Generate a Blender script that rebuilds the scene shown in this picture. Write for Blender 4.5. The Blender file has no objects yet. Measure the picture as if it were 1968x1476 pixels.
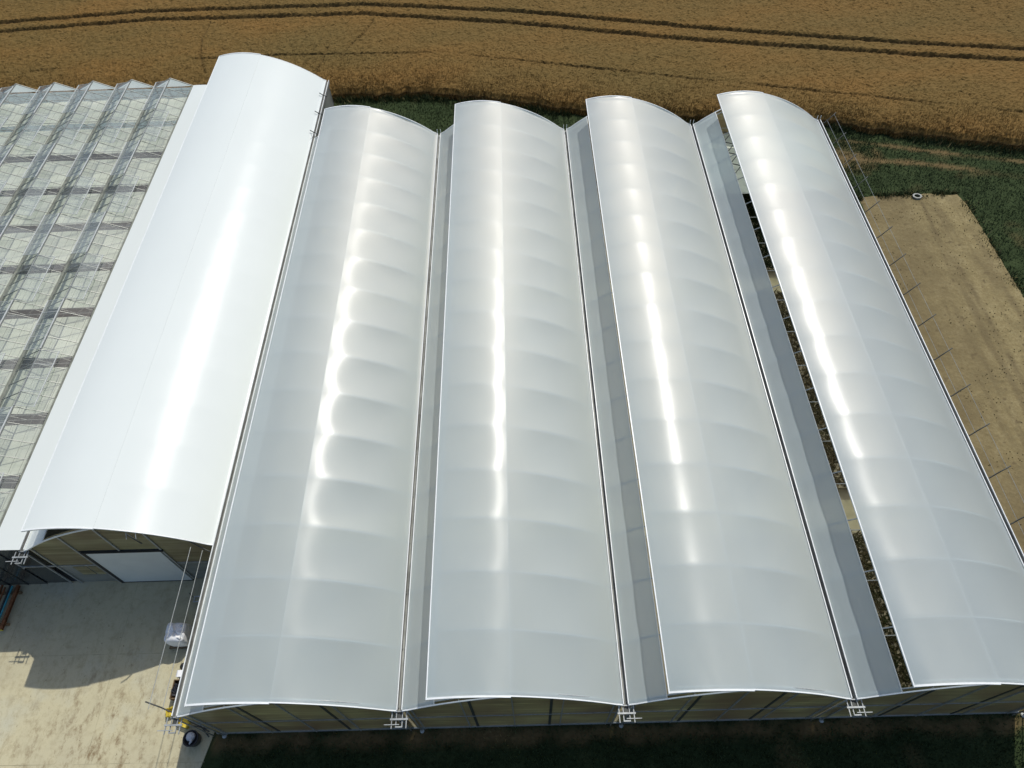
import bpy, math, random
import numpy as np
from mathutils import Vector, Matrix

random.seed(7)
rng = np.random.default_rng(7)
scene = bpy.context.scene
col = scene.collection
R = math.radians

# ------------------------------------------------------------------ camera
CAM = Vector((15.152, -5.895, 36.797))
PITCH, YAW, ROLL = R(54.634), R(-1.1345), R(-2.7445)
cp, sp, cy, sy = math.cos(PITCH), math.sin(PITCH), math.cos(YAW), math.sin(YAW)
F = Vector((sy * cp, cy * cp, -sp))
r0 = Vector((cy, -sy, 0))
u0 = r0.cross(F)
RX = r0 * math.cos(ROLL) + u0 * math.sin(ROLL)
UY = -r0 * math.sin(ROLL) + u0 * math.cos(ROLL)
cam = bpy.data.objects.new('camera', bpy.data.cameras.new('camera'))
col.objects.link(cam)
M3 = Matrix((RX, UY, -F)).transposed()
cam.matrix_world = Matrix.Translation(CAM) @ M3.to_4x4()
cam.data.sensor_width = 36.0
cam.data.lens = 36.0 * 1329.05 / 1968.0
cam.data.clip_start = 0.5
cam.data.clip_end = 4000.0
scene.camera = cam

# ------------------------------------------------------------------ light
SUN_DIR = Vector((0.312, 0.700, 1.0)).normalized()        # towards the sun
elev = math.asin(SUN_DIR.z)
azim = math.atan2(SUN_DIR.x, SUN_DIR.y)
world = bpy.data.worlds.new('World')
scene.world = world
world.use_nodes = True
wn = world.node_tree.nodes
wl = world.node_tree.links
wn.clear()
sky = wn.new('ShaderNodeTexSky')
sky.sky_type = 'NISHITA'
sky.sun_disc = False
sky.sun_elevation = elev
sky.sun_rotation = azim
sky.altitude = 50
sky.air_density = 1.0
sky.dust_density = 2.0
bg = wn.new('ShaderNodeBackground')
bg.inputs['Strength'].default_value = 0.125
wo = wn.new('ShaderNodeOutputWorld')
wl.new(sky.outputs['Color'], bg.inputs['Color'])
wl.new(bg.outputs['Background'], wo.inputs['Surface'])

sun = bpy.data.objects.new('sun', bpy.data.lights.new('sun', 'SUN'))
col.objects.link(sun)
sun.data.energy = 3.25
sun.data.angle = R(0.53)
sun.data.color = (1.0, 0.955, 0.88)
sun.rotation_euler = SUN_DIR.to_track_quat('Z', 'Y').to_euler()
sun.location = (20, 40, 80)

scene.view_settings.view_transform = 'Standard'
scene.view_settings.look = 'None'
scene.view_settings.exposure = 0.0
scene.view_settings.gamma = 1.0
scene.view_settings.use_curve_mapping = False
scene.render.engine = 'CYCLES'

# ------------------------------------------------------------------ helpers
def tag(o, label=None, cat=None, group=None, kind=None):
    if label: o['label'] = label
    if cat: o['category'] = cat
    if group: o['group'] = group
    if kind: o['kind'] = kind
    return o


def empty(name, loc, label=None, cat=None, group=None):
    o = bpy.data.objects.new(name, None)
    o.location = loc
    o.empty_display_size = 0.3
    col.objects.link(o)
    return tag(o, label, cat, group)


WLOC = {}


def wloc(o):
    if o is None:
        return Vector((0, 0, 0))
    return WLOC.get(o.name, Vector(o.location))


def link_mesh(name, me, at, parent=None):
    o = bpy.data.objects.new(name, me)
    at = Vector(at)
    if parent is not None:
        o.parent = parent
        o.location = at - wloc(parent)
    else:
        o.location = at
    col.objects.link(o)
    WLOC[o.name] = at
    return o


class MB:
    """collects vertices (world coordinates) and faces of ONE mesh"""
    def __init__(self):
        self.v = []
        self.f = []
        self.m = []
        self.mi = 0

    def add(self, vs, fs):
        b = len(self.v)
        self.v.extend([tuple(map(float, p)) for p in vs])
        for q in fs:
            self.f.append(tuple(b + i for i in q))
            self.m.append(self.mi)
        return self

    def box(self, x0, y0, z0, x1, y1, z1):
        return self.add([(x0, y0, z0), (x1, y0, z0), (x1, y1, z0), (x0, y1, z0),
                         (x0, y0, z1), (x1, y0, z1), (x1, y1, z1), (x0, y1, z1)],
                        [(0, 3, 2, 1), (4, 5, 6, 7), (0, 1, 5, 4), (1, 2, 6, 5), (2, 3, 7, 6), (3, 0, 4, 7)])

    def obox(self, c, ax, ay, az):
        c, ax, ay, az = map(Vector, (c, ax, ay, az))
        p = []
        for k in (-1, 1):
            for (i, j) in ((-1, -1), (1, -1), (1, 1), (-1, 1)):
                p.append(c + ax * i + ay * j + az * k)
        return self.add(p, [(0, 3, 2, 1), (4, 5, 6, 7), (0, 1, 5, 4), (1, 2, 6, 5), (2, 3, 7, 6), (3, 0, 4, 7)])

    def tube(self, pts, r, n=6, cap=True):
        pts = [Vector(p) for p in pts]
        rings = []
        for i, p in enumerate(pts):
            a = pts[max(i - 1, 0)]
            b = pts[min(i + 1, len(pts) - 1)]
            t = (b - a).normalized()
            up = Vector((0, 0, 1)) if abs(t.z) < 0.9 else Vector((1, 0, 0))
            s = t.cross(up).normalized()
            w = s.cross(t)
            rr = r[i] if isinstance(r, (list, tuple)) else r
            rings.append([p + (s * math.cos(2 * math.pi * k / n) + w * math.sin(2 * math.pi * k / n)) * rr for k in range(n)])
        vs = [q for ring in rings for q in ring]
        fs = []
        for i in range(len(pts) - 1):
            for k in range(n):
                k2 = (k + 1) % n
                fs.append((i * n + k, i * n + k2, (i + 1) * n + k2, (i + 1) * n + k))
        if cap:
            fs.append(tuple(reversed(range(n))))
            fs.append(tuple((len(pts) - 1) * n + k for k in range(n)))
        return self.add(vs, fs)

    def bar(self, a, b, w, h=None):
        """square bar from a to b"""
        h = h or w
        a, b = Vector(a), Vector(b)
        t = (b - a)
        L = t.length / 2
        t.normalize()
        up = Vector((0, 0, 1)) if abs(t.z) < 0.9 else Vector((0, 1, 0))
        s = t.cross(up).normalized()
        q = s.cross(t)
        return self.obox((a + b) / 2, t * L, s * w / 2, q * h / 2)

    def prism_y(self, outline, y0, y1):
        """outline of (x,z) points extruded along y"""
        n = len(outline)
        vs = [(x, y0, z) for x, z in outline] + [(x, y1, z) for x, z in outline]
        fs = [tuple(range(n)), tuple(reversed(range(n, 2 * n)))]
        for k in range(n):
            k2 = (k + 1) % n
            fs.append((k, n + k, n + k2, k2))
        return self.add(vs, fs)

    def lathe(self, prof, n=20, c=(0, 0, 0)):
        cx, cyy, cz = c
        vs = []
        for r_, z_ in prof:
            for k in range(n):
                a = 2 * math.pi * k / n
                vs.append((cx + r_ * math.cos(a), cyy + r_ * math.sin(a), cz + z_))
        fs = []
        for i in range(len(prof) - 1):
            for k in range(n):
                k2 = (k + 1) % n
                fs.append((i * n + k, i * n + k2, (i + 1) * n + k2, (i + 1) * n + k))
        fs.append(tuple(reversed(range(n))))
        fs.append(tuple((len(prof) - 1) * n + k for k in range(n)))
        return self.add(vs, fs)

    def build(self, name, mat, parent=None, smooth=False, at=None):
        V = np.array(self.v)
        if at is None:
            at = (V.min(0) + V.max(0)) / 2
        at = np.array(at, float)
        me = bpy.data.meshes.new(name)
        me.from_pydata([tuple(p) for p in (V - at)], [], self.f)
        mats = mat if isinstance(mat, (list, tuple)) else [mat]
        for m in mats:
            me.materials.append(m)
        if len(mats) > 1:
            me.polygons.foreach_set('material_index', self.m)
        if smooth:
            me.polygons.foreach_set('use_smooth', [True] * len(me.polygons))
        me.update()
        return link_mesh(name, me, at, parent)


def dup(o, at, parent=None):
    """copy one object (mesh shared) to a world place"""
    c = o.copy()
    col.objects.link(c)
    at = Vector(at)
    if parent is not None:
        c.parent = parent
        c.location = at - wloc(parent)
    else:
        c.location = at
    WLOC[c.name] = at
    return c


def fast_mesh(name, V, quads, mat, smooth=False, attrs=None, parent=None, tris=False):
    me = bpy.data.meshes.new(name)
    n = 3 if tris else 4
    me.vertices.add(len(V))
    me.vertices.foreach_set('co', V.astype(np.float32).ravel())
    nf = len(quads)
    me.loops.add(nf * n)
    me.loops.foreach_set('vertex_index', quads.astype(np.int32).ravel())
    me.polygons.add(nf)
    me.polygons.foreach_set('loop_start', np.arange(0, nf * n, n, dtype=np.int32))
    me.polygons.foreach_set('loop_total', np.full(nf, n, dtype=np.int32))
    me.polygons.foreach_set('use_smooth', np.full(nf, smooth))
    for k, a in (attrs or {}).items():
        at = me.attributes.new(k, 'FLOAT', 'POINT')
        at.data.foreach_set('value', a.astype(np.float32).ravel())
    me.materials.append(mat)
    me.update(calc_edges=True)
    me.validate()
    return link_mesh(name, me, (0, 0, 0), parent)


def grid_quads(nx, ny):
    i, j = np.meshgrid(np.arange(nx - 1), np.arange(ny - 1), indexing='ij')
    a = (i * ny + j).ravel()
    return np.stack([a, a + ny, a + ny + 1, a + 1], 1)


def vnoise(x, y, s, seed=0):
    """smooth value noise, numpy"""
    g = np.random.default_rng(seed).random((256, 256))
    x = x / s
    y = y / s
    xi = np.floor(x).astype(int)
    yi = np.floor(y).astype(int)
    fx = x - xi
    fy = y - yi
    fx = fx * fx * (3 - 2 * fx)
    fy = fy * fy * (3 - 2 * fy)
    g00 = g[xi % 256, yi % 256]
    g10 = g[(xi + 1) % 256, yi % 256]
    g01 = g[xi % 256, (yi + 1) % 256]
    g11 = g[(xi + 1) % 256, (yi + 1) % 256]
    return (g00 * (1 - fx) + g10 * fx) * (1 - fy) + (g01 * (1 - fx) + g11 * fx) * fy


def fbm(x, y, s, seed=0, o=4):
    t = 0
    a = 0.5
    for k in range(o):
        t = t + a * vnoise(x, y, s / 2 ** k, seed + k)
        a /= 2
    return t / (1 - 0.5 ** o)


# ------------------------------------------------------------------ materials
class Mat:
    def __init__(self, name):
        self.m = bpy.data.materials.new(name)
        self.m.use_nodes = True
        self.nt = self.m.node_tree
        self.nt.nodes.clear()
        self.out = self.n('ShaderNodeOutputMaterial')
        self._pos = None

    def n(self, t, **kw):
        nd = self.nt.nodes.new(t)
        for k, v in kw.items():
            setattr(nd, k, v)
        return nd

    def l(self, a, b):
        self.nt.links.new(a, b)

    def pos(self, scale=(1, 1, 1)):
        if self._pos is None:
            self._pos = self.n('ShaderNodeNewGeometry').outputs['Position']
        if scale == (1, 1, 1):
            return self._pos
        mp = self.n('ShaderNodeVectorMath', operation='MULTIPLY')
        self.l(self._pos, mp.inputs[0])
        mp.inputs[1].default_value = scale
        return mp.outputs[0]

    def noise(self, scale, detail=4, rough=0.55, stretch=(1, 1, 1)):
        t = self.n('ShaderNodeTexNoise')
        t.inputs['Scale'].default_value = scale
        t.inputs['Detail'].default_value = detail
        t.inputs['Roughness'].default_value = rough
        self.l(self.pos(stretch), t.inputs['Vector'])
        return t.outputs['Fac']

    def ramp(self, fac, stops):
        r = self.n('ShaderNodeValToRGB')
        e = r.color_ramp.elements
        while len(e) < len(stops):
            e.new(0.5)
        for i, (p, c) in enumerate(stops):
            e[i].position = p
            e[i].color = (*c, 1) if len(c) == 3 else c
        self.l(fac, r.inputs['Fac'])
        return r.outputs['Color']

    def mix(self, fac, a, b, mode='MIX'):
        m = self.n('ShaderNodeMix', data_type='RGBA', blend_type=mode)
        for s, v in ((m.inputs['Factor'], fac), (m.inputs['A'], a), (m.inputs['B'], b)):
            if hasattr(v, 'is_linked'):
                self.l(v, s)
            elif isinstance(v, (int, float)):
                s.default_value = v
            else:
                s.default_value = (*v, 1)
        return m.outputs['Result']

    def attr(self, name):
        a = self.n('ShaderNodeAttribute')
        a.attribute_name = name
        return a.outputs['Fac']

    def pbsdf(self, colr, rough=0.6, spec=0.5, metal=0.0, bump=None, bstr=0.3, bdist=0.02):
        b = self.n('ShaderNodeBsdfPrincipled')
        for s, v in (('Base Color', colr), ('Roughness', rough), ('Specular IOR Level', spec), ('Metallic', metal)):
            if hasattr(v, 'is_linked'):
                self.l(v, b.inputs[s])
            elif isinstance(v, (int, float)):
                b.inputs[s].default_value = v
            else:
                b.inputs[s].default_value = (*v, 1)
        if bump is not None:
            bp = self.n('ShaderNodeBump')
            bp.inputs['Strength'].default_value = bstr
            bp.inputs['Distance'].default_value = bdist
            self.l(bump, bp.inputs['Height'])
            self.l(bp.outputs['Normal'], b.inputs['Normal'])
        return b

    def done(self, sh):
        self.l(sh, self.out.inputs['Surface'])
        return self.m


def simple(name, c, rough=0.6, spec=0.5, metal=0.0, var=0.25, scale=3.0):
    m = Mat(name)
    nf = m.noise(scale, 5)
    lo = tuple(x * (1 - var) for x in c)
    hi = tuple(min(1, x * (1 + var)) for x in c)
    b = m.pbsdf(m.ramp(nf, [(0.3, lo), (0.7, hi)]), rough, spec, metal)
    return m.done(b.outputs[0])


def film(name, base, trans, ftrans, rough, wide, clear=0.0, dirt=0.06, spec=0.5, aniso=0.6):
    """diffusing plastic film: body scatter + glossy skin + translucency"""
    m = Mat(name)
    d = m.noise(0.35, 5, 0.6, (1.0, 0.35, 1.0))
    c = m.ramp(d, [(0.3, tuple(x * (1 - dirt) for x in base)), (0.7, base)])
    wob = m.noise(1.3, 3, 0.5, (1, 0.5, 1))
    b = m.pbsdf(c, rough, spec, 0, bump=wob, bstr=0.10, bdist=0.03)
    # stretched film: its fine ripples run across the span, so gloss spreads along it
    tg = m.n('ShaderNodeCombineXYZ')
    tg.inputs[1].default_value = 1.0
    b.inputs['Anisotropic'].default_value = aniso
    m.l(tg.outputs[0], b.inputs['Tangent'])
    tr = m.n('ShaderNodeBsdfTranslucent')
    tr.inputs['Color'].default_value = (*trans, 1)
    mx = m.n('ShaderNodeMixShader')
    mx.inputs[0].default_value = ftrans
    m.l(b.outputs[0], mx.inputs[1])
    m.l(tr.outputs[0], mx.inputs[2])
    res = mx.outputs[0]
    if wide > 0:
        g = m.n('ShaderNodeBsdfGlossy')
        g.inputs['Roughness'].default_value = 0.52
        g.inputs['Color'].default_value = (1.0, 0.945, 0.86, 1)
        fr = m.n('ShaderNodeMixShader')
        lw = m.n('ShaderNodeLayerWeight')
        lw.inputs['Blend'].default_value = 0.5
        mu = m.n('ShaderNodeMath', operation='MULTIPLY_ADD')
        m.l(lw.outputs['Facing'], mu.inputs[0])
        mu.inputs[1].default_value = wide
        mu.inputs[2].default_value = 0.0
        m.l(mu.outputs[0], fr.inputs[0])
        m.l(res, fr.inputs[1])
        m.l(g.outputs[0], fr.inputs[2])
        res = fr.outputs[0]
    if clear > 0:
        rf = m.n('ShaderNodeBsdfTransparent')
        rf.inputs['Color'].default_value = (0.95, 0.97, 0.92, 1)
        fr = m.n('ShaderNodeMixShader')
        fr.inputs[0].default_value = clear
        m.l(res, fr.inputs[1])
        m.l(rf.outputs[0], fr.inputs[2])
        res = fr.outputs[0]
    return m.done(res)


FILM = film('clear_diffuse_film', (0.58, 0.695, 0.735), (0.95, 0.98, 0.96), 0.53, 0.25, 0.26, clear=0.14, spec=0.40)
WHITE = film('white_film', (0.715, 0.765, 0.735), (0.75, 0.76, 0.72), 0.10, 0.205, 0.0, dirt=0.03, spec=0.22, aniso=0.5)
TRIM = simple('white_trim', (0.74, 0.77, 0.76), 0.35, var=0.06)
STEEL = simple('galvanised_steel', (0.36, 0.38, 0.37), 0.42, 0.5, 0.35, var=0.2, scale=6)
STEELP = simple('pale_rail', (0.5, 0.52, 0.5), 0.45, var=0.1)
DARKSTEEL = simple('dark_steel', (0.055, 0.06, 0.055), 0.5, 0.4, 0.2)
GUTTER = simple('gutter_metal', (0.27, 0.275, 0.26), 0.5, 0.4, 0.3, var=0.35, scale=1.5)
GUTIN = simple('gutter_bed', (0.22, 0.23, 0.21), 0.6, 0.4, 0.0, var=0.5, scale=0.9)
BLACKPL = simple('black_plastic', (0.012, 0.012, 0.014), 0.4)
GREYPL = simple('grey_plastic', (0.5, 0.52, 0.54), 0.5, var=0.15)
YELLOW = simple('yellow_plastic', (0.62, 0.50, 0.06), 0.5)
TEAL = simple('teal_paint', (0.03, 0.25, 0.30), 0.45)
RUST = simple('rusty_steel', (0.20, 0.085, 0.035), 0.75, 0.2, var=0.5, scale=4)
WOOD = simple('pallet_wood', (0.20, 0.14, 0.08), 0.8, 0.2, var=0.4, scale=8)
BAGM = simple('woven_bag', (0.86, 0.87, 0.87), 0.65, 0.3, var=0.06, scale=10)
DOORM = simple('door_sheet', (0.60, 0.64, 0.62), 0.45, var=0.05, scale=1)
RUBBER = simple('black_seal', (0.018, 0.02, 0.018), 0.6)
SCREEN = Mat('shade_screen_cloth')
SCREEN = SCREEN.done(SCREEN.pbsdf(SCREEN.ramp(SCREEN.noise(0.8, 4, 0.6, (1, 3, 1)), [(0.3, (0.45, 0.49, 0.40)), (0.7, (0.57, 0.60, 0.50))]), 0.7, 0.2).outputs[0])

m = Mat('house_glass')
tr = m.n('ShaderNodeBsdfTransparent')
tr.inputs['Color'].default_value = (0.95, 0.965, 0.955, 1)
gl = m.n('ShaderNodeBsdfGlossy')
gl.inputs['Roughness'].default_value = 0.06
lw = m.n('ShaderNodeLayerWeight')
pw = m.n('ShaderNodeMath', operation='POWER')
m.l(lw.outputs['Facing'], pw.inputs[0])
pw.inputs[1].default_value = 4.0
fr = m.n('ShaderNodeMath', operation='MULTIPLY_ADD')
m.l(pw.outputs[0], fr.inputs[0])
fr.inputs[1].default_value = 0.55
fr.inputs[2].default_value = 0.055
lw.inputs['Blend'].default_value = 0.5
df = m.n('ShaderNodeBsdfDiffuse')
df.inputs['Color'].default_value = (0.55, 0.6, 0.57, 1)
mx0 = m.n('ShaderNodeMixShader')
dn = m.n('ShaderNodeMath', operation='MULTIPLY')
m.l(m.noise(0.5, 5, 0.6), dn.inputs[0])
oi = m.n('ShaderNodeObjectInfo')
rv = m.n('ShaderNodeMath', operation='MULTIPLY_ADD')
m.l(oi.outputs['Random'], rv.inputs[0])
rv.inputs[1].default_value = 0.34
rv.inputs[2].default_value = 0.08
m.l(rv.outputs[0], dn.inputs[1])
m.l(dn.outputs[0], mx0.inputs[0])
m.l(tr.outputs[0], mx0.inputs[1])
m.l(df.outputs[0], mx0.inputs[2])
mx = m.n('ShaderNodeMixShader')
m.l(fr.outputs[0], mx.inputs[0])
m.l(mx0.outputs[0], mx.inputs[1])
m.l(gl.outputs[0], mx.inputs[2])
GLASS = m.done(mx.outputs[0])

m = Mat('polycarbonate_sheet')
st = m.noise(1.0, 5, 0.6, (0.16, 1, 5.5))
c1 = m.ramp(st, [(0.30, (0.24, 0.215, 0.12)), (0.5, (0.47, 0.44, 0.25)), (0.70, (0.70, 0.69, 0.42))])
c1 = m.mix(m.ramp(m.noise(0.35, 2), [(0.35, (0, 0, 0)), (0.7, (1, 1, 1))]), c1, (0.34, 0.27, 0.16))
b = m.pbsdf(c1, 0.28, 0.35)
tr = m.n('ShaderNodeBsdfTranslucent')
m.l(c1, tr.inputs['Color'])
mx = m.n('ShaderNodeMixShader')
mx.inputs[0].default_value = 0.45
m.l(b.outputs[0], mx.inputs[1])
m.l(tr.outputs[0], mx.inputs[2])
PC = m.done(mx.outputs[0])
m = Mat('grey_cladding')
PCG = m.done(m.pbsdf(m.ramp(m.noise(1.0, 4, 0.6, (0.5, 1, 3)), [(0.3, (0.16, 0.17, 0.15)), (0.7, (0.26, 0.27, 0.25))]), 0.35, 0.4).outputs[0])
m = Mat('dark_glazing')
DARKGLZ = m.done(m.pbsdf(m.ramp(m.noise(0.7, 4), [(0.3, (0.03, 0.035, 0.035)), (0.7, (0.065, 0.072, 0.068))]), 0.15, 0.5).outputs[0])

m = Mat('concrete')
big = m.noise(0.22, 5, 0.6)
fine = m.noise(2.2, 8, 0.7)
grain = m.noise(30, 3, 0.6)
c1 = m.ramp(big, [(0.3, (0.43, 0.40, 0.275)), (0.55, (0.50, 0.46, 0.30)), (0.75, (0.46, 0.46, 0.36))])
c1 = m.mix(m.ramp(fine, [(0.50, (0, 0, 0)), (0.72, (0.55, 0.55, 0.55))]), c1, (0.30, 0.25, 0.15))
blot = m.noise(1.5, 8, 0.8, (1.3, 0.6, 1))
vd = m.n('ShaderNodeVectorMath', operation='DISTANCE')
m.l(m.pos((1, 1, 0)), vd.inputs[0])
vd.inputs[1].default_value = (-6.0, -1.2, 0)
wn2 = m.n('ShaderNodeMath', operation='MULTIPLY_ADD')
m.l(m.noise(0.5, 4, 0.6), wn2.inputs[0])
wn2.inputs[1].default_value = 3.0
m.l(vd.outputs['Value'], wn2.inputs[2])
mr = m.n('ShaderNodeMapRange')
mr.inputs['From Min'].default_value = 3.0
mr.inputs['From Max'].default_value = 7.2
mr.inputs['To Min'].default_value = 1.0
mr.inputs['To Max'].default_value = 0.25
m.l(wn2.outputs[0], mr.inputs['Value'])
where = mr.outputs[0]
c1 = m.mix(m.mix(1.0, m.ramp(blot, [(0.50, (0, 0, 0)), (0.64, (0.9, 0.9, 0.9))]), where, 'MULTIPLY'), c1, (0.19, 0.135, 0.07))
speck = m.noise(5.5, 4, 0.6, (1.2, 0.8, 1))
c1 = m.mix(m.ramp(speck, [(0.66, (0, 0, 0)), (0.72, (0.8, 0.8, 0.8))]), c1, (0.13, 0.10, 0.055))
c1 = m.mix(m.ramp(grain, [(0.55, (0, 0, 0)), (0.8, (0.35, 0.35, 0.35))]), c1, (0.2, 0.17, 0.1))
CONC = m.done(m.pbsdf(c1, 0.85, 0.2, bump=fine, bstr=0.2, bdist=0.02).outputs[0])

m = Mat('bare_soil')
g1 = m.noise(0.5, 6, 0.65)
g2 = m.noise(6, 8, 0.75)
c1 = m.ramp(g1, [(0.3, (0.18, 0.150, 0.078)), (0.5, (0.255, 0.212, 0.108)), (0.72, (0.325, 0.275, 0.148))])
c1 = m.mix(m.ramp(g2, [(0.42, (0.55, 0.55, 0.55)), (0.6, (0, 0, 0))]), c1, (0.17, 0.13, 0.06))
c1 = m.mix(m.attr('dark'), c1, (0.115, 0.09, 0.05))
SOIL = m.done(m.pbsdf(c1, 0.95, 0.05, bump=g2, bstr=0.6, bdist=0.05).outputs[0])

m = Mat('grass_ground')
g1 = m.noise(0.6, 5, 0.65)
g2 = m.noise(5, 6, 0.75)
c1 = m.ramp(g1, [(0.3, (0.026, 0.038, 0.016)), (0.55, (0.040, 0.058, 0.024)), (0.75, (0.064, 0.080, 0.034))])
c1 = m.mix(m.ramp(g2, [(0.45, (0, 0, 0)), (0.7, (0.6, 0.6, 0.6))]), c1, (0.012, 0.02, 0.008))
c1 = m.mix(m.attr('dry'), c1, m.ramp(g2, [(0.3, (0.11, 0.065, 0.03)), (0.7, (0.24, 0.165, 0.08))]))
GRASSG = m.done(m.pbsdf(c1, 0.95, 0.05, bump=g2, bstr=0.5, bdist=0.05).outputs[0])
m = Mat('grass_blade')
c1 = m.ramp(m.attr('tint'), [(0.0, (0.028, 0.044, 0.018)), (0.6, (0.050, 0.074, 0.028)), (0.85, (0.10, 0.112, 0.045)), (1.0, (0.30, 0.22, 0.10))])
b = m.pbsdf(c1, 0.7, 0.15)
BLADE = m.done(b.outputs[0])

m = Mat('ripe_wheat')
g1 = m.noise(0.10, 5, 0.6, (0.6, 1.4, 1))
g2 = m.noise(5.0, 6, 0.7)
c1 = m.ramp(g1, [(0.32, (0.132, 0.094, 0.032)), (0.5, (0.156, 0.100, 0.032)), (0.68, (0.185, 0.105, 0.031))])
c1 = m.mix(m.ramp(g2, [(0.36, (0.42, 0.42, 0.42)), (0.62, (0, 0, 0))]), c1, (0.13, 0.082, 0.026))
c1 = m.mix(m.attr('low'), c1, (0.072, 0.047, 0.019))
WHEAT = m.done(m.pbsdf(c1, 0.9, 0.08, bump=g2, bstr=0.35, bdist=0.06).outputs[0])
m = Mat('wheat_stalk')
c1 = m.ramp(m.attr('tint'), [(0.0, (0.12, 0.08, 0.028)), (0.6, (0.24, 0.15, 0.05)), (1.0, (0.38, 0.28, 0.12))])
STALK = m.done(m.pbsdf(c1, 0.8, 0.1).outputs[0])

m = Mat('crop_leaves')
c1 = m.ramp(m.attr('tint'), [(0.0, (0.02, 0.03, 0.012)), (0.5, (0.05, 0.055, 0.02)), (0.8, (0.11, 0.09, 0.045)), (1.0, (0.17, 0.13, 0.07))])
CROP = m.done(m.pbsdf(c1, 0.8, 0.1).outputs[0])
m = Mat('greenhouse_floor')
FLOOR = m.done(m.pbsdf(m.ramp(m.noise(0.6, 5), [(0.3, (0.36, 0.31, 0.20)), (0.7, (0.50, 0.44, 0.29))]), 0.9, 0.1).outputs[0])
m = Mat('pale_path')
PATHM = m.done(m.pbsdf(m.ramp(m.noise(1.2, 5), [(0.3, (0.50, 0.45, 0.26)), (0.7, (0.62, 0.56, 0.36))]), 0.9, 0.1).outputs[0])
JOINT = simple('joint_filler', (0.36, 0.33, 0.22), 0.9, 0.1, var=0.45, scale=1.3)
DARKFLOOR = simple('dark_floor', (0.085, 0.105, 0.13), 0.8, 0.2)

# ------------------------------------------------------------------ ground
W = 9.6
ZG = 4.97
RISE = 2.40
ZR = ZG + RISE
L0, L1 = -0.10, 40.25           # translucent house, front and rear
B0, B1 = 7.60, 48.10            # white house
HOOP0 = 2.45
GX = [i * W for i in range(5)]

g = MB()
g.add([(-1500, -1500, -0.12), (1500, -1500, -0.12), (1500, 1500, -0.12), (-1500, 1500, -0.12)], [(0, 1, 2, 3)])
o = g.build('ground', GRASSG, at=(0, 0, -0.12))
o['kind'] = 'structure'

EX = np.array([-400, -60, -1.4, 7, 11, 16, 21.5, 31.5, 43, 47, 53, 57.6, 80, 400])
EY = np.array([58, 54, 53.5, 53.3, 52.5, 51.3, 49.6, 48.1, 46.6, 45.2, 43.6, 42.3, 36, -60])
def wheat_edge(x):
    return np.interp(x, EX, EY)

# grass verge: one relief sheet with its bare patches as an attribute
def verge_dry(x, y):
    e = wheat_edge(x)
    n1 = fbm(x, y, 3.0, 11)
    n2 = fbm(x, y, 0.8, 15)
    dry = np.zeros_like(x)
    for (xs, ys, w_) in (([34, 44, 50.5, 57, 80], [46.5, 44.4, 42.6, 40.9, 33], 0.30),
                         ([34, 43.4, 49.9, 56.1, 80], [44.5, 42.1, 40.9, 39.0, 31], 0.42)):
        d = np.abs(y - np.interp(x, xs, ys))
        k = np.clip(1.25 - d / w_ + (n2 - 0.5) * 1.6, 0, 1) * (x > 38) * np.clip((n1 - 0.25) * 4, 0.15, 1)
        dry = np.maximum(dry, k)
    # trampled corner by the rear right end of the house
    d = np.hypot((x - 43.3) / 2.4, (y - 42.3) / 1.5)
    dry = np.maximum(dry, np.clip(1.3 - d + (n2 - 0.5) * 2.2, 0, 1) * 0.8)
    d = np.hypot((x - 52.5) / 1.8, (y - 39.6) / 0.6)
    dry = np.maximum(dry, np.clip(1.0 - d + (n2 - 0.5) * 1.6, 0, 1) * 0.6)
    # bare strip along the front wall and round the right hand corner
    s = np.clip(1.0 - np.abs(y + 0.45) / 0.55 + (n2 - 0.5) * 1.5, 0, 1) * (x > -0.2) * (x < 39.6)
    dry = np.maximum(dry, s * 0.75)
    s = np.clip(1.0 - np.abs(x - 39.3) / 0.9 + (n2 - 0.5) * 1.5, 0, 1) * (y > -0.6) * (y < 30)
    dry = np.maximum(dry, s)
    dry = np.maximum(dry, np.clip((n1 - 0.66) * 3, 0, 0.35))
    dry = np.where(y > 30, dry * 0.7, dry)
    return dry

xs = np.arange(-16, 86, 0.28)
ys = np.arange(-14, 60, 0.28)
X, Y = np.meshgrid(xs, ys, indexing='ij')
Z = -0.075 + 0.07 * fbm(X, Y, 1.2, 3)
o = fast_mesh('grass_verge', np.stack([X.ravel(), Y.ravel(), Z.ravel()], 1), grid_quads(len(xs), len(ys)), GRASSG,
              smooth=True, attrs={'dry': verge_dry(X, Y).ravel()})
o['kind'] = 'structure'

# concrete yard
g = MB()
g.add([(-60, -40, 0.012), (-8.0, -40, 0.012), (-0.62, -1.9, 0.012), (-0.22, 0.09, 0.012), (-0.1, 7.9, 0.012), (-60, 7.9, 0.012)],
      [(0, 1, 2, 3, 4, 5)])
g.add([(-60, -40, -0.1), (-8.0, -40, -0.1), (-0.62, -1.9, -0.1), (-0.22, 0.09, -0.1)], [])
g.f += [(6, 7, 1, 0), (7, 8, 2, 1), (8, 9, 3, 2)]
g.m += [0, 0, 0]
o = g.build('concrete_yard', CONC, at=(0, 0, 0))
o['kind'] = 'structure'

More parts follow.
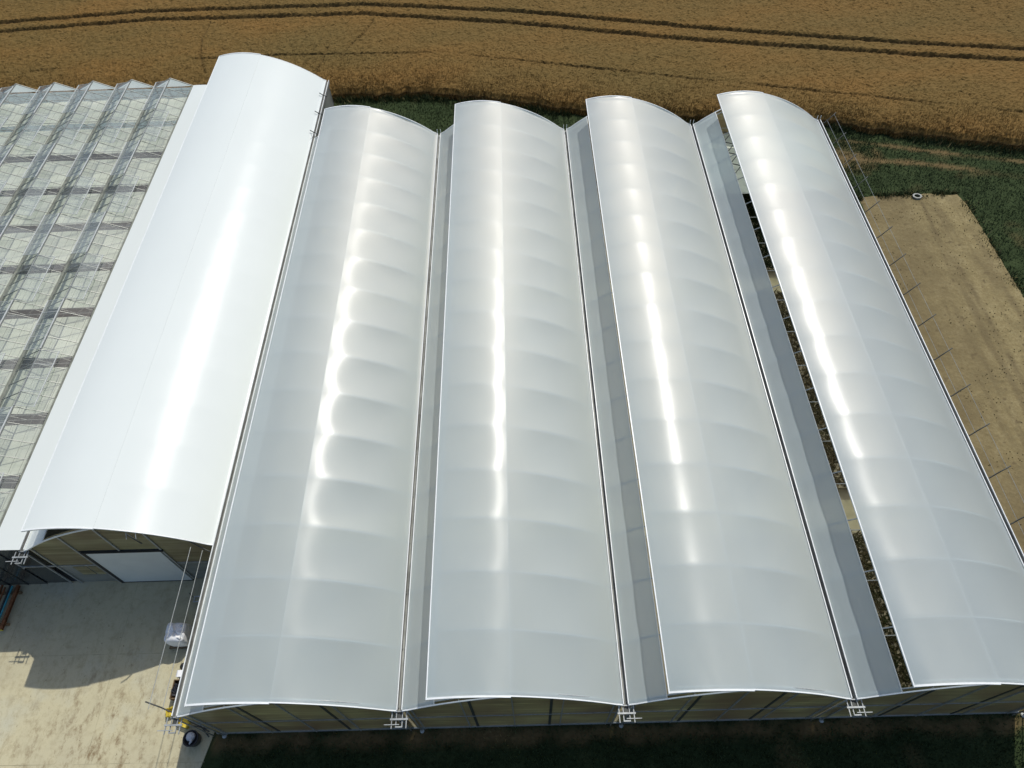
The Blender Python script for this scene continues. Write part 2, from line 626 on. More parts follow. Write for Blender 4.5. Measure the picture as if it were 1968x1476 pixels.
for k, (a, b_) in enumerate((((-40, 3.95), (-0.15, 3.80)), ((-40, -1.0), (-0.4, -1.25)), ((-6.2, 7.6), (-6.0, -30)), ((-12.1, 7.0), (-12.0, -30)))):
    g = MB()
    if k < 2:
        g.add([(a[0], a[1], .016), (b_[0], b_[1], .016), (b_[0], b_[1] + .02, .016), (a[0], a[1] + .02, .016)], [(0, 1, 2, 3)])
    else:
        g.add([(b_[0], b_[1], .0165), (b_[0] + .02, b_[1], .0165), (a[0] + .02, a[1], .0165), (a[0], a[1], .0165)], [(0, 1, 2, 3)])
    o = g.build('slab_joint', JOINT)
    o['kind'] = 'structure'

# bare soil plot to the right
xs = np.arange(40.4, 51.4, 0.09)
ys = np.arange(-4, 37.9, 0.09)
X, Y = np.meshgrid(xs, ys, indexing='ij')
ragged = fbm(X, Y, 1.5, 31)
xl = 41.3 + np.clip((Y - 27) / 10, 0, 1) * 1.3 + (ragged - .5) * 0.5
xr = 50.45 + (ragged - .5) * 0.7 - np.clip((Y - 36) / 1.5, 0, 1) ** 2 * 0.5
yt = 37.25 + (ragged - .5) * 0.5
inside = np.minimum(np.minimum(X - xl, xr - X), yt - Y)
Z = np.clip(inside * 0.5, -0.25, 0.05) + 0.035 * fbm(X, Y, 0.35, 5) + 0.03 * (vnoise(X, Y, 0.12, 8) > 0.82) - 0.02
dk = np.zeros_like(X)
dk = np.maximum(dk, np.clip(1 - np.abs(X - 47.0 - 0.5 * (vnoise(X * 0, Y, 4, 9) - .5)) / 0.35, 0, 1) * np.clip(fbm(X, Y, 1.0, 77) * 2.4 - .7, 0, .8))
dk = np.maximum(dk, np.clip((X - 41.4) * 1.0, 0, 1) * np.clip((46.8 - X) / 1.5, 0, 1) * 0.55 * np.clip(fbm(X, Y, 5, 41) * 2.4 - 0.3, 0, 1))
dk = np.maximum(dk, 0.6 * np.clip(fbm(X * 4.0, Y * 0.35, 2.0, 131) * 3.2 - 1.4, 0, 1))
dk = np.maximum(dk, (vnoise(X, Y, 0.35, 21) > 0.93) * 0.8)
dk = np.maximum(dk, np.clip(1 - np.abs(X - 42.05) / 0.12, 0, 1) * (np.sin(Y * 21) > 0) * 0.6 * (Y < 26))
dk = np.maximum(dk, np.clip(1 - np.abs(X - 41.65) / 0.10, 0, 1) * (np.sin(Y * 21 + 1) > 0) * 0.5 * (Y < 24))
o = fast_mesh('soil_plot', np.stack([X.ravel(), Y.ravel(), Z.ravel()], 1), grid_quads(len(xs), len(ys)), SOIL,
              smooth=True, attrs={'dark': dk.ravel()})
o['kind'] = 'structure'

# ------------------------------------------------------------------ wheat crop (nobody could count it)
def tramdark(x, y):
    t = np.zeros_like(x)
    A = ([-60, -39.2, -22.7, -0.2, 16.4, 32.1, 46.7, 63.8, 120], [66.5, 68.9, 70.2, 70.0, 67.0, 63.2, 59.7, 56.4, 44])
    Bq = ([-60, -38.4, -22.2, 0, 16.3, 31.7, 46.2, 63.0, 120], [64.6, 67.0, 68.4, 68.0, 64.6, 60.8, 57.7, 54.5, 42])
    for (tx, ty) in (A, Bq):
        d = np.abs(y - np.interp(x, tx, ty) + 0.25 * (vnoise(x, y * 0, 9, 4) - .5))
        t = np.maximum(t, np.clip(1.4 - d / 0.30, 0, 0.9))
    for off, amp in ((17.5, 0.5), (19.4, 0.45)):
        d = np.abs(y - np.interp(x, A[0], A[1]) - off)
        t = np.maximum(t, np.clip(1.4 - d / 0.22, 0, 1) * amp)
    # faint drill seam nearer the house, and a few animal paths
    d = np.abs(y - np.interp(x, [-40, -15.8, -6.5, 9, 30.6, 60], [58.5, 60.2, 60.35, 59.7, 54.0, 46.5]))
    t = np.maximum(t, np.clip(1.2 - d / 0.16, 0, 1) * np.clip(fbm(x, y, 6, 61) * 1.6 - 0.4, 0, 0.5))
    for px_, py_ in (([-14.2, -15.4, -16.1, -16.0], [57.5, 60.5, 64, 67.4]), ([-1.4, -0.8, 0.5, 1.2], [58.8, 61.5, 64, 66.5]),
                     ([-3.6, -3.1, -2.9], [56.5, 59, 61.5])):
        d = np.abs(x - np.interp(y, py_, px_)) * (1) + np.where((y < py_[0]) | (y > py_[-1]), 9, 0)
        t = np.maximum(t, np.clip(1.1 - d / 0.16, 0, 1) * 0.45)
    return t

xs = np.concatenate([np.arange(-400, -52, 12), np.arange(-52, 78, 0.16), np.arange(78, 400, 12)])
vs_ = np.concatenate([np.array([-0.12, 0.0, 0.06]), np.arange(0.2, 38, 0.15), np.arange(38, 60, 2), np.arange(60, 500, 25)])
X, Vv = np.meshgrid(xs, vs_, indexing='ij')
edge = wheat_edge(X) + (fbm(X, X * 0, 0.9, 14) - .5) * 0.9
Y = edge + Vv
low = tramdark(X, Y)
rough_ = rng.random(X.shape)
h = 0.62 + 0.12 * fbm(X, Y, 2.5, 22) + 0.10 * (rough_ - 0.5) + 0.10 * (vnoise(X, Y, 0.4, 17) - .5)
rim = np.clip(Vv / 0.5, 0, 1)
h = h * (0.45 + 0.55 * rim)
h = h * (1 - 0.55 * low)
h[:, 0] = -0.15
h[:, 1] = h[:, 1] * 0.25
X2 = X + (rng.random(X.shape) - .5) * 0.10 * (np.abs(X) < 70)
o = fast_mesh('wheat_crop', np.stack([X2.ravel(), Y.ravel(), h.ravel()], 1), grid_quads(len(xs), len(vs_)), WHEAT,
              attrs={'low': np.clip(low * 0.85 + (Vv < 0.1) * 0.8, 0, 1).ravel()})
tag(o, 'ripe golden wheat standing in the field behind the greenhouses', 'wheat', kind='stuff')


def blades(name, P, hmin, hmax, width, lean, mat, tint):
    n = len(P)
    a = rng.random(n) * 2 * math.pi
    hh = hmin + (hmax - hmin) * rng.random(n)
    dx = np.cos(a) * width / 2
    dy = np.sin(a) * width / 2
    lx = (rng.random(n) - .5) * 2 * lean * hh
    ly = (rng.random(n) - .5) * 2 * lean * hh
    V = np.empty((n, 3, 3))
    V[:, 0] = P + np.stack([-dx, -dy, np.zeros(n)], 1)
    V[:, 1] = P + np.stack([dx, dy, np.zeros(n)], 1)
    V[:, 2] = P + np.stack([lx, ly, hh], 1)
    F_ = np.arange(n * 3).reshape(n, 3)
    return fast_mesh(name, V.reshape(-1, 3), F_, mat, attrs={'tint': np.repeat(tint, 3)}, tris=True)

# ears and stalks along the field edge and thinly over the front of the crop
n = 90000
px = rng.uniform(-45, 72, n)
vv = np.abs(rng.normal(0, 1, n)) ** 1.6 * 2.2
py = wheat_edge(px) + (fbm(px, px * 0, 0.9, 14) - .5) * 0.9 + vv - 0.25 * (rng.random(n) < 0.2)
keep = tramdark(px, py) < 0.3
P = np.stack([px, py, np.where(vv < 0.4, 0.02, 0.45)], 1)[keep]
tint = np.clip(rng.random(len(P)) * 0.9, 0, 1)
h_ = blades('wheat_ears', P, 0.30, 0.48, 0.07, 0.5, STALK, tint)
tag(h_, 'straw coloured ears and stalks along the ragged wheat field edge', 'wheat', kind='stuff')

# grass blades
def in_grass(x, y):
    ok = y < wheat_edge(x) + 0.3
    house = (x > -0.15) & (x < 38.5) & (y > -0.05) & (y < 40.3)
    white = (x < 0.3) & (y > -1.6)
    soil = (x > 41.4) & (x < 50.4) & (y < 37.1)
    return ok & ~house & ~white & ~soil
P = []
for (x0, x1, y0, y1, k) in ((-1, 46, 40.2, 54, 60000), (38.4, 43, 2, 41, 22000), (43, 75, 15, 50, 90000), (-1, 40, -7, 0, 45000)):
    P.append(np.stack([rng.uniform(x0, x1, k), rng.uniform(y0, y1, k), np.full(k, -0.05)], 1))
P = np.concatenate(P)
P = P[in_grass(P[:, 0], P[:, 1])]
dr = verge_dry(P[:, 0], P[:, 1])
P = P[dr < 0.35 + 0.65 * rng.random(len(P)) ** 2]
dr = verge_dry(P[:, 0], P[:, 1])
near = np.clip(1 - (wheat_edge(P[:, 0]) - P[:, 1]) / 1.2, 0, 1)
tint = np.clip(0.75 * fbm(P[:, 0], P[:, 1], 2.0, 51) + 0.35 * rng.random(len(P)) - 0.1 + 0.4 * dr, 0, 1)
o = blades('grass_blades', P, 0.08, 0.20, 0.06, 0.8, BLADE, tint)
tag(o, 'short dark green grass with dry tufts round the greenhouses', 'grass', kind='stuff')
n = 2600
cx_ = rng.uniform(41.6, 50.3, n); cy_ = rng.uniform(2, 37.0, n)
kp = (fbm(cx_, cy_, 2.2, 35) + .35 * np.exp(-np.abs(cx_ - 47) * 1.3)) > 0.56
cx_, cy_ = cx_[kp], cy_[kp]
n = len(cx_)
sz = rng.uniform(.02, .075, n)
V = np.empty((n, 4, 3))
for q_ in range(3):
    a = rng.random(n) * .8 + q_ * 2.09
    V[:, q_] = np.stack([cx_ + np.cos(a) * sz, cy_ + np.sin(a) * sz, np.full(n, .03)], 1)
V[:, 3] = np.stack([cx_, cy_, .05 + sz], 1)
T = np.array([[0, 1, 3], [1, 2, 3], [2, 0, 3]])
Q = (np.arange(n)[:, None, None] * 4 + T[None]).reshape(-1, 3)
o = fast_mesh('soil_clods', V.reshape(-1, 3), Q, SOIL, attrs={'dark': np.repeat(rng.random(n) * .45, 4)}, tris=True)
tag(o, 'small clods and stones scattered over the bare soil plot', 'soil clods', kind='stuff')
n = 5000
t = rng.random(n)
px = np.where(t < .62, 50.35 + rng.normal(0, .28, n), rng.uniform(42.2, 50.3, n))
py = np.where(t < .62, rng.uniform(2, 37, n), 37.25 + rng.normal(0, .18, n))
cl = fbm(px, py, .9, 93)
P = np.stack([px, py, np.full(n, -.03)], 1)[cl > .45]
o = blades('margin_weeds', P, .10, .32, .08, .8, BLADE, np.clip(rng.random(len(P)) * 1.05, 0, 1))
tag(o, 'ragged weeds and dry straw along the margin of the soil plot', 'weeds', kind='stuff')
# taller weeds under the wheat edge
n = 16000
px = rng.uniform(-3, 72, n)
py = wheat_edge(px) - np.abs(rng.normal(0, 0.45, n)) + 0.1
cl = fbm(px, py, 1.4, 91)
P = np.stack([px, py, np.full(n, -0.05)], 1)[cl > 0.45]
o = blades('edge_weeds', P, 0.15, 0.5, 0.09, 0.7, BLADE, np.clip(rng.random(len(P)) * 1.0, 0, 0.95))
tag(o, 'tall weeds tangled along the foot of the wheat', 'weeds', kind='stuff')

# ------------------------------------------------------------------ roof profiles
HALF = W / 2
GW = 0.10                        # half gutter width
def right_profile(n=28, t0=13.2, t1=38.5, lip=0.06):
    s = np.linspace(0, 1, 400)
    t = t0 + (t1 - t0) * s
    t = np.where(s > 1 - lip, t - (s - (1 - lip)) / lip * 26, t)
    ds = 1 / 399
    x = np.concatenate([[0], np.cumsum(np.cos(np.radians(t[:-1])) * ds)])
    z = np.concatenate([[0], np.cumsum(-np.sin(np.radians(t[:-1])) * ds)])
    x *= (HALF - GW) / x[-1]
    z *= -(RISE - 0.02) / z[-1]
    si = np.concatenate([np.linspace(0, 1 - lip, n - 7), np.linspace(1 - lip, 1, 8)[1:]])
    return np.interp(si, s, x), np.interp(si, s, z), si
PX, PZ, PS = right_profile()
def arch_z(rx):
    """closed roof height over a span at rel. x (0..W)"""
    d = abs(rx - HALF)
    return ZR + float(np.interp(d, PX, PZ))

def flap_profile(n=24, width=3.37, t0=13.6, rad=6.9):
    s = np.linspace(0, width, 200)
    t = np.radians(t0) - s / rad
    x = -np.concatenate([[0], np.cumsum(np.cos(t[:-1]) * (s[1] - s[0]))])
    z = np.concatenate([[0], np.cumsum(np.sin(t[:-1]) * (s[1] - s[0]))])
    si = np.linspace(0, width, n)
    return np.interp(si, s, x), np.interp(si, s, z), si / width
FX, FZ, FS = flap_profile()

HOOPS = [HOOP0 + 2.5 * k for k in range(-1, 16)]

def ysamples(y0, y1, per=16):
    e = [y0] + [h for h in HOOPS if y0 + 0.3 < h < y1 - 0.1] + [y1]
    out = []
    for a, b in zip(e[:-1], e[1:]):
        out += list(np.linspace(a, b, per + 1)[:-1])
    out.append(y1)
    u = []
    for y in out:
        for a, b in zip(e[:-1], e[1:]):
            if a <= y <= b + 1e-6:
                u.append((y - a) / (b - a))
                break
    return np.array(out), np.array(u), e

def roof_sheet(name, px, pz, ps, y0, y1, mat, parent, sag=0.0, seed=0, power=1.1, crease=0.0):
    ys, u, e = ysamples(y0, y1)
    nx, ny = len(px), len(ys)
    tx = np.gradient(px)
    tz = np.gradient(pz)
    ln = np.hypot(tx, tz)
    nxn, nzn = tz / ln, -tx / ln
    if nzn.mean() < 0:
        nxn, nzn = -nxn, -nzn
    r = np.random.default_rng(seed)
    bay = np.searchsorted(np.array(e), ys, side='right')
    amp = sag * (0.8 + 0.4 * r.random(60))[np.clip(bay, 0, 59)]
    prof = np.sin(np.pi * np.clip(ps * 0.94 + 0.03, 0, 1)) ** power
    S, U = np.meshgrid(prof, 4 * u * (1 - u) * amp, indexing='ij')
    d = -S * U
    if crease:
        # tension folds in the first and last bay
        PSg, YY = np.meshgrid(ps, ys, indexing='ij')
        for yy, k in ((y0, 1), (y1, -1)):
            q = np.clip(1 - np.abs(YY - yy) / 2.4, 0, 1)
            d += crease * q * (np.abs(((PSg * 2.0 + q * 0.5) % 1) - 0.5) - 0.25) * np.sin(np.pi * PSg)
    Xg = px[:, None] + nxn[:, None] * d
    Zg = pz[:, None] + nzn[:, None] * d
    Yg = np.broadcast_to(ys[None, :], Xg.shape)
    V = np.stack([Xg.ravel(), Yg.ravel(), Zg.ravel()], 1)
    c = (V.min(0) + V.max(0)) / 2
    o = fast_mesh(name, V - c, grid_quads(nx, ny), mat, smooth=True)
    o.parent = parent
    o.location = Vector(c) - wloc(parent)
    WLOC[o.name] = Vector(c)
    return o

FIXX = 1.58                       # where the fixed left film ends (rel. x)

def gutter_mb(x, y0, y1):
    g_ = MB()
    w_, h_ = GW, 0.16
    g_.mi = 1
    g_.add([(x - w_ + .03, y0, ZG - h_), (x + w_ - .03, y0, ZG - h_), (x + w_ - .03, y1, ZG - h_), (x - w_ + .03, y1, ZG - h_)], [(0, 1, 2, 3)])
    g_.mi = 0
    for s in (-1, 1):
        g_.add([(x + s * (w_ - .03), y0, ZG - h_), (x + s * w_, y0, ZG + .02), (x + s * w_, y1, ZG + .02), (x + s * (w_ - .03), y1, ZG - h_)], [(0, 1, 2, 3)])
        g_.add([(x + s * (w_ + .02), y0, ZG - h_ - .02), (x + s * (w_ + .02), y0, ZG + .0), (x + s * (w_ + .02), y1, ZG + .0), (x + s * (w_ + .02), y1, ZG - h_ - .02)], [(0, 1, 2, 3)])
    g_.box(x - w_ - .02, y0, ZG - h_ - .05, x + w_ + .02, y1, ZG - h_ - .02)
    return g_

def clamp_mb(x, s, y0, y1):
    c_ = MB()
    c_.box(x + s * (GW + .005) - .018, y0, ZG + 0.025, x + s * (GW + .005) + .018, y1, ZG + .085)
    return c_

def edge_strip(pxs, pzs, y, w_, h_, name, mat, parent):
    """profile following (x,z) points, w_ along y, h_ tall"""
    g_ = MB()
    n = len(pxs)
    vs = []
    for x, z in zip(pxs, pzs):
        vs += [(x, y - w_, z - h_), (x, y, z - h_), (x, y, z + .012), (x, y - w_, z + .012)]
    fs = [(0, 1, 2, 3), tuple(4 * (n - 1) + k for k in (3, 2, 1, 0))]
    for i in range(n - 1):
        for k in range(4):
            k2 = (k + 1) % 4
            fs.append((4 * i + k, 4 * (i + 1) + k, 4 * (i + 1) + k2, 4 * i + k2))
    g_.add(vs, fs)
    return g_.build(name, mat, parent)

def span_roof(x0, y0, y1, mat, parent, sag, seed, crease):
    xr = x0 + HALF
    roof_sheet('roof_film', xr + PX, ZR + PZ, PS, y0, y1, mat, parent, sag, seed, power=1.9, crease=crease)
    lx = x0 + np.linspace(GW, FIXX, 18)
    lz = np.array([arch_z(v - x0) for v in lx])
    roof_sheet('roof_film', lx, lz, np.linspace(0, 1, 18), y0, y1, mat, parent, sag * 0.38, seed + 5)
    v = roof_sheet('roof_vent', xr + FX, ZR + 0.005 + FZ, FS, y0 - 0.02, y1 + 0.02, mat, parent, sag * 0.30, seed + 9, crease=crease * 0.8)
    # rails of the vent
    ex, ez = xr + FX[-1], ZR + 0.005 + FZ[-1]
    g_ = MB()
    g_.box(ex - .038, y0 - .10, ez - .06, ex + .005, y1 + .11, ez + .02)
    g_.build('edge_rail', TRIM, v)
    edge_strip(xr + FX, ZR + 0.02 + FZ, y0 - 0.02, 0.075, 0.08, 'end_rail', TRIM, v)
    edge_strip(xr + FX, ZR + 0.02 + FZ, y1 + 0.11, 0.075, 0.08, 'end_rail', TRIM, v)
    g_ = MB()
    g_.box(xr - .016, y0 + .01, ZR - .13, xr + .016, y1 - .01, ZR - .08)
    g_.build('ridge_rail', STEEL, parent)
    # fixed film upper edge rail
    fx = x0 + FIXX
    g_ = MB()
    g_.box(fx - .015, y0, arch_z(FIXX) - .05, fx + .025, y1, arch_z(FIXX) + .015)
    g_.build('film_rail', TRIM if mat is WHITE else STEELP, parent)
    # gable trim front and rear (closed arch)
    rx = np.linspace(GW, W - GW, 33)
    rz = np.array([arch_z(v_) for v_ in rx])
    half = [(x0 + a, b_) for a, b_ in zip(rx, rz)]
    for yy, w_ in ((y0 - .004, 0.05), (y1 + .06, 0.05)):
        edge_strip([p[0] for p in half], [p[1] - 0.004 for p in half], yy, w_, 0.07, 'gable_trim', TRIM, parent)
    return v

# ------------------------------------------------------------------ the translucent multi-span house
house = empty('poly_greenhouse', (0, 0, 0), 'four-span translucent film greenhouse with raised ridge vents beside the wheat', 'greenhouse')

VENTS = []
for i in range(4):
    VENTS.append(span_roof(GX[i], L0, L1, FILM, house, 0.095, 100 + i * 20, 0.05))

# hoops: one mesh, copied
rx = np.linspace(0.05, W - 0.05, 25)
g = MB()
g.tube([(x, 0, arch_z(min(max(x, GW), W - GW)) - 0.042 - 0.09 * max(0, 1 - min(x, W - x) / 0.9)) for x in rx], 0.032, 6)
hoop0 = g.build('hoop', STEEL, house, smooth=True, at=(HALF, 0, 6.0))
hoop0.location = (HALF, HOOPS[1], 6.0)
for i in range(4):
    for k, y in enumerate(HOOPS):
        if k == 0: y = L0 + .12
        if i == 0 and k == 1: continue
        dup(hoop0, (GX[i] + HALF, y, 6.0), house)
# ribs of the open vents: one mesh, copied under each vent
g = MB()
g.tube([(x, 0, z - 0.036) for x, z in zip(FX[1:-1:2], FZ[1:-1:2])], 0.026, 6)
rib0 = None
for i, vt in enumerate(VENTS):
    for k, y in enumerate(HOOPS):
        if k == 0: y = L0 + .10
        at = (GX[i] + HALF, y, ZR + .005)
        if rib0 is None:
            rib0 = g.build('rib', STEEL, vt, smooth=True, at=(0, 0, 0))
            rib0.location = Vector(at) - wloc(vt)
            WLOC[rib0.name] = Vector(at)
        else:
            dup(rib0, at, vt)
# tie bars at gutter height and web struts, every second hoop
g = MB()
g.tube([(-HALF + .1, 0, 0), (HALF - .1, 0, 0)], 0.022, 5)
for a, b_ in (((-1.9, 0, 0), (-1.3, 0, 1.35)), ((-1.3, 0, 1.35), (0, 0, 0)), ((0, 0, 0), (1.3, 0, 1.7)), ((1.3, 0, 1.7), (1.9, 0, 0))):
    g.tube([a, b_], 0.014, 4)
tie0 = g.build('truss', STEEL, house, at=(0, 0, 0))
tie0.location = (HALF, HOOPS[1], ZG - 0.15)
for i in range(4):
    for k, y in enumerate(HOOPS):
        if k == 0 or (i == 0 and k == 1): continue
        dup(tie0, (GX[i] + HALF, y, ZG - 0.15), house)
# gutters
for i, x in enumerate(GX):
    go = gutter_mb(x, L0 - .05, L1 + .12).build('gutter', [GUTTER, GUTIN], house)
    for s in (-1, 1):
        clamp_mb(x, s, L0, L1).build('clamp_rail', TRIM, go)
    for s in (-1, 1):
        g = MB()
        g.tube([(x + s * .12, L1 + .1, ZG - .1), (x + s * .12, L1 + .1, ZG + .35)], 0.022, 5)
        g.build('end_peg', TRIM, go)
# posts under the gutters
g = MB()
g.box(-.05, -.05, 0, .05, .05, ZG - .2)
post0 = g.build('post', STEEL, house, at=(0, 0, 0))
post0.location = (GX[1], HOOPS[1], 0)
for x in GX:
    for k in range(1, 17, 2):
        if x == GX[1] and k == 1: continue
        dup(post0, (x, HOOPS[k], 0), house)

# end walls: panels between mullions
MULL = [0.45, 2.65, 4.80, 6.95, 9.15]
def end_wall(x0, ypl, parent, mat, sgn, mulls, base=0.0, zoff=0.0, cut=None):
    e = [0.06] + mulls + [W - 0.06]
    for a, b_ in zip(e[:-1], e[1:]):
        top = [(x0 + v, max(arch_z(min(max(v, GW), W - GW)) - 0.10, 0.1)) for v in np.linspace(a + .012, b_ - .012, 7)]
        zb = 0.16
        if cut and a + x0 >= cut[0] - .35 and b_ + x0 <= cut[1] + .35:
            zb = cut[2]
        pts = [(x0 + a + .012, zb), (x0 + b_ - .012, zb)] + list(reversed(top))
        MB().prism_y(pts, ypl - 0.012, ypl + 0.012).build('wall_panel', mat, parent)
    for v in mulls:
        g_ = MB()
        zt = arch_z(v) - 0.12
        g_.box(x0 + v - .022, ypl - sgn * .05 - .03, 0.02, x0 + v + .022, ypl - sgn * .05 + .03, zt)
        g_.build('mullion', STEEL, parent)

for i in range(4):
    end_wall(GX[i], 0.0, house, PC, 1, MULL)
    end_wall(GX[i], 40.15, house, PC, -1, MULL)
for yy in (-0.02, 40.17):
    g = MB()
    g.box(-0.05, yy - .03, -0.1, 38.45, yy + .03, 0.16)
    g.build('base_rail', STEEL, house)
    g = MB()
    g.box(0.05, yy - .035, 2.80, 38.35, yy + .0, 2.85)
    g.build('cross_rail', STEEL, house)
# dark inner posts seen through the front sheets, drawn as bars just in front
g = MB()
g.box(-.06, -.018, 0.16, .06, .01, 6.2)
st0 = g.build('inner_post', DARKSTEEL, house, at=(0, 0, 0))
st0.location = (3.02, -.02, 0)
for i in range(4):
    for v in (3.02, 6.45):
        if i == 0 and v == 3.02: continue
        dup(st0, (GX[i] + v, -.02, 0), house)
# side walls
for sx, xw in ((0, 0.0), (1, 38.4)):
    ye = [0.0] + HOOPS[1:] + [40.15]
    for a, b_ in zip(ye[:-1], ye[1:]):
        MB().box(xw - .012, a + .03, 0.3, xw + .012, b_ - .03, ZG - .22).build('side_panel', PC, house)
    MB().box(xw - .03, 0, -0.1, xw + .03, 40.15, 0.28).build('base_rail', STEEL, house)
    MB().box(xw - .03, 0, 2.3, xw - .013 if sx == 0 else xw + .03, 40.15, 2.36).build('side_rail', STEEL, house)
# downpipes at the front
for x in GX:
    for dx in (-.22, .30):
        g = MB()
        g.tube([(x + dx, -.12, ZG - .15), (x + dx, -.12, 0.0)], 0.03, 8)
        p = g.build('downpipe', STEEL, house, smooth=True)
        if dx > 0:
            g = MB()
            g.lathe([(0.11, 0.0), (0.11, 0.05), (0.05, 0.09)], 12, (x + dx, -.14, -.04))
            g.build('pipe_foot', STEEL, p)

# gutter end brackets
def bracket(x, y, parent, side):
    b_ = MB()
    b_.box(x - .19, y - .06, ZG - .12, x + .19, y - .02, ZG - .04)
    o_ = b_.build('gutter_bracket', STEEL, parent)
    for dx in (-.13, .13):
        MB().bar((x + dx, y - .06, ZG - .1), (x + dx, y - .62, ZG - .1), .035).build('rod', STEEL, o_)
    for dx in (-.31, .31):
        MB().bar((x + dx, y - .04, ZG - .06), (x + dx, y - .70, ZG - .06), .038).build('rod', STEEL, o_)
    MB().box(x - .38, y - .38, ZG - .08, x + .38, y - .31, ZG - .02).build('cross_bar', STEEL, o_)
    MB().box(x - .15, y - .66, ZG - .14, x + .15, y - .61, ZG - .06).build('cross_bar', STEEL, o_)
    MB().bar((x - .02 * side, y - .55, ZG - .03), (x + .62 * side, y - .55, ZG - .03), .03).build('side_rod', STEEL, o_)
    MB().box(x - .1, y - .30, ZG - .24, x + .1, y - .08, ZG - .14).build('drain_box', DARKSTEEL, o_)
    return o_
for x, s in zip(GX, (-1, -1, 1, 1, 1)):
    bracket(x, L0, house, s)

# outrigger arms with their two wires
def arm(x, y, s, parent, mat=DARKSTEEL, yo=0.25):
    g_ = MB()
    g_.tube([(x + s * .15, y, ZG - .12), (x + s * .38, y + yo * .3, ZG - .08), (x + s * .62, y + yo * .7, ZG + .08), (x + s * 1.12, y + yo * 1.3, ZG + .62)], 0.032, 5)
    return g_.build('outrigger_arm', mat, parent, smooth=True)
for y in HOOPS[1:] + [1.0]:
    arm(38.4, y, 1, house)
arm(0.0, L0 + .15, -1, house)
arm(0.0, 7.25, -1, house)
for dx, dz in ((0.60, .06), (1.0, .49)):
    g = MB(); g.tube([(38.4 + dx, L0, ZG + dz), (38.4 + dx, 20, ZG + dz - .04), (38.4 + dx, L1, ZG + dz)], 0.011, 4)
    g.build('wire', STEEL, house)
    g = MB(); g.tube([(-dx + .02, L0 + .2, ZG + dz), (-dx + .02, 7.3, ZG + dz)], 0.016, 4)
    g.build('wire', STEEL, house)
# vent racks: struts from the hoops to the open vents
g = MB()
g.tube([(0, 0, 0), (-1.95, 0, 0.22)], 0.020, 5)
rack0 = g.build('vent_rack', STEEL, house, at=(0, 0, 0))
zr0 = arch_z(3.9) - .1
rack0.location = (3.9, HOOPS[1] + .3, zr0)
for i in range(4):
    for k in range(1, 17):
        if i == 0 and k == 1: continue
        dup(rack0, (GX[i] + 3.9, HOOPS[k] + .3, zr0), house)
# drive shaft with its zigzag bracing near the rear of the right hand span
g = MB()
zz = [(GX[3] + 1.75 + (.55 if k % 2 else 0), 33.6 + k * .62, 5.5 + (.25 if k % 2 else 0)) for k in range(9)]
for a, b_ in zip(zz[:-1], zz[1:]):
    g.bar(a, b_, .05)
g.build('vent_drive', DARKSTEEL, house)
MB().tube([(GX[3] + 2.25, 0.2, 5.75), (GX[3] + 2.25, 40, 5.75)], 0.03, 6).build('drive_shaft', STEEL, house)
# pale horizontal screen pulled over the rear bays of the right hand span
g = MB()
g.add([(28.9, 33.0, 4.3), (38.3, 33.0, 4.3), (38.3, 40.0, 4.3), (28.9, 40.0, 4.3)], [(0, 1, 2, 3)])
g.build('shade_screen', SCREEN, house)

# inside: floor, cross paths, crop benches (seen through the open vents)
g = MB(); g.add([(0.05, 0.05, 0.0), (38.35, 0.05, 0.0), (38.35, 40.1, 0.0), (0.05, 40.1, 0.0)], [(0, 1, 2, 3)])
o = g.build('greenhouse_floor', FLOOR); o['kind'] = 'structure'
for (a, b_) in ((9.3, 11.3), (27.2, 28.9)):
    g = MB(); g.add([(0.06, a, 0.02), (38.34, a, 0.02), (38.34, b_, 0.02), (0.06, b_, 0.02)], [(0, 1, 2, 3)])
    o = g.build('path', PATHM); o['kind'] = 'structure'

def bench(x0, x1, y0, y1, hz, dens, lab, tmin, tmax):
    e_ = empty('plant_bench', ((x0 + x1) / 2, (y0 + y1) / 2, 0), lab, 'plant bench', 'plant benches under the open vent')
    MB().box(x0, y0, hz - .06, x1, y1, hz).build('bench_top', FLOOR, e_)
    for sx in (x0 + .1, x1 - .1):
        for sy_ in (y0 + .1, y1 - .1):
            MB().box(sx - .03, sy_ - .03, 0.0, sx + .03, sy_ + .03, hz - .06).build('leg', STEEL, e_)
    n_ = int((x1 - x0) * (y1 - y0) * dens)
    P_ = np.stack([rng.uniform(x0, x1, n_), rng.uniform(y0, y1, n_), np.full(n_, hz)], 1)
    t_ = tmin + (tmax - tmin) * np.clip(fbm(P_[:, 0], P_[:, 1], .8, 71) * 1.4 - .2 + .3 * (rng.random(n_) - .5), 0, 1)
    q = blades('seedlings', P_, 0.10, 0.3, 0.14, 1.6, CROP, t_)
    q.parent = e_; q.location = -Vector(e_.location); q['kind'] = 'stuff'
bench(30.6, 34.6, 0.8, 9.0, 0.6, 130, 'bench of brown and green seedlings nearest the front wall under the open vent', 0.2, 1.0)
bench(30.6, 34.6, 11.8, 26.9, 0.6, 110, 'long bench of brown seedlings between the two pale paths under the open vent', 0.5, 0.95)
bench(30.6, 34.6, 29.2, 39.4, 0.6, 150, 'bench of dark leafy plants at the rear under the open vent', 0.0, 0.35)

# ------------------------------------------------------------------ the opaque white span
whs = empty('white_greenhouse', (-4.8, B0, 0), 'single-span opaque white tunnel house with a raised vent and big door', 'greenhouse')
XW = -W
span_roof(XW, B0, B1, WHITE, whs, 0.012, 300, 0.004)
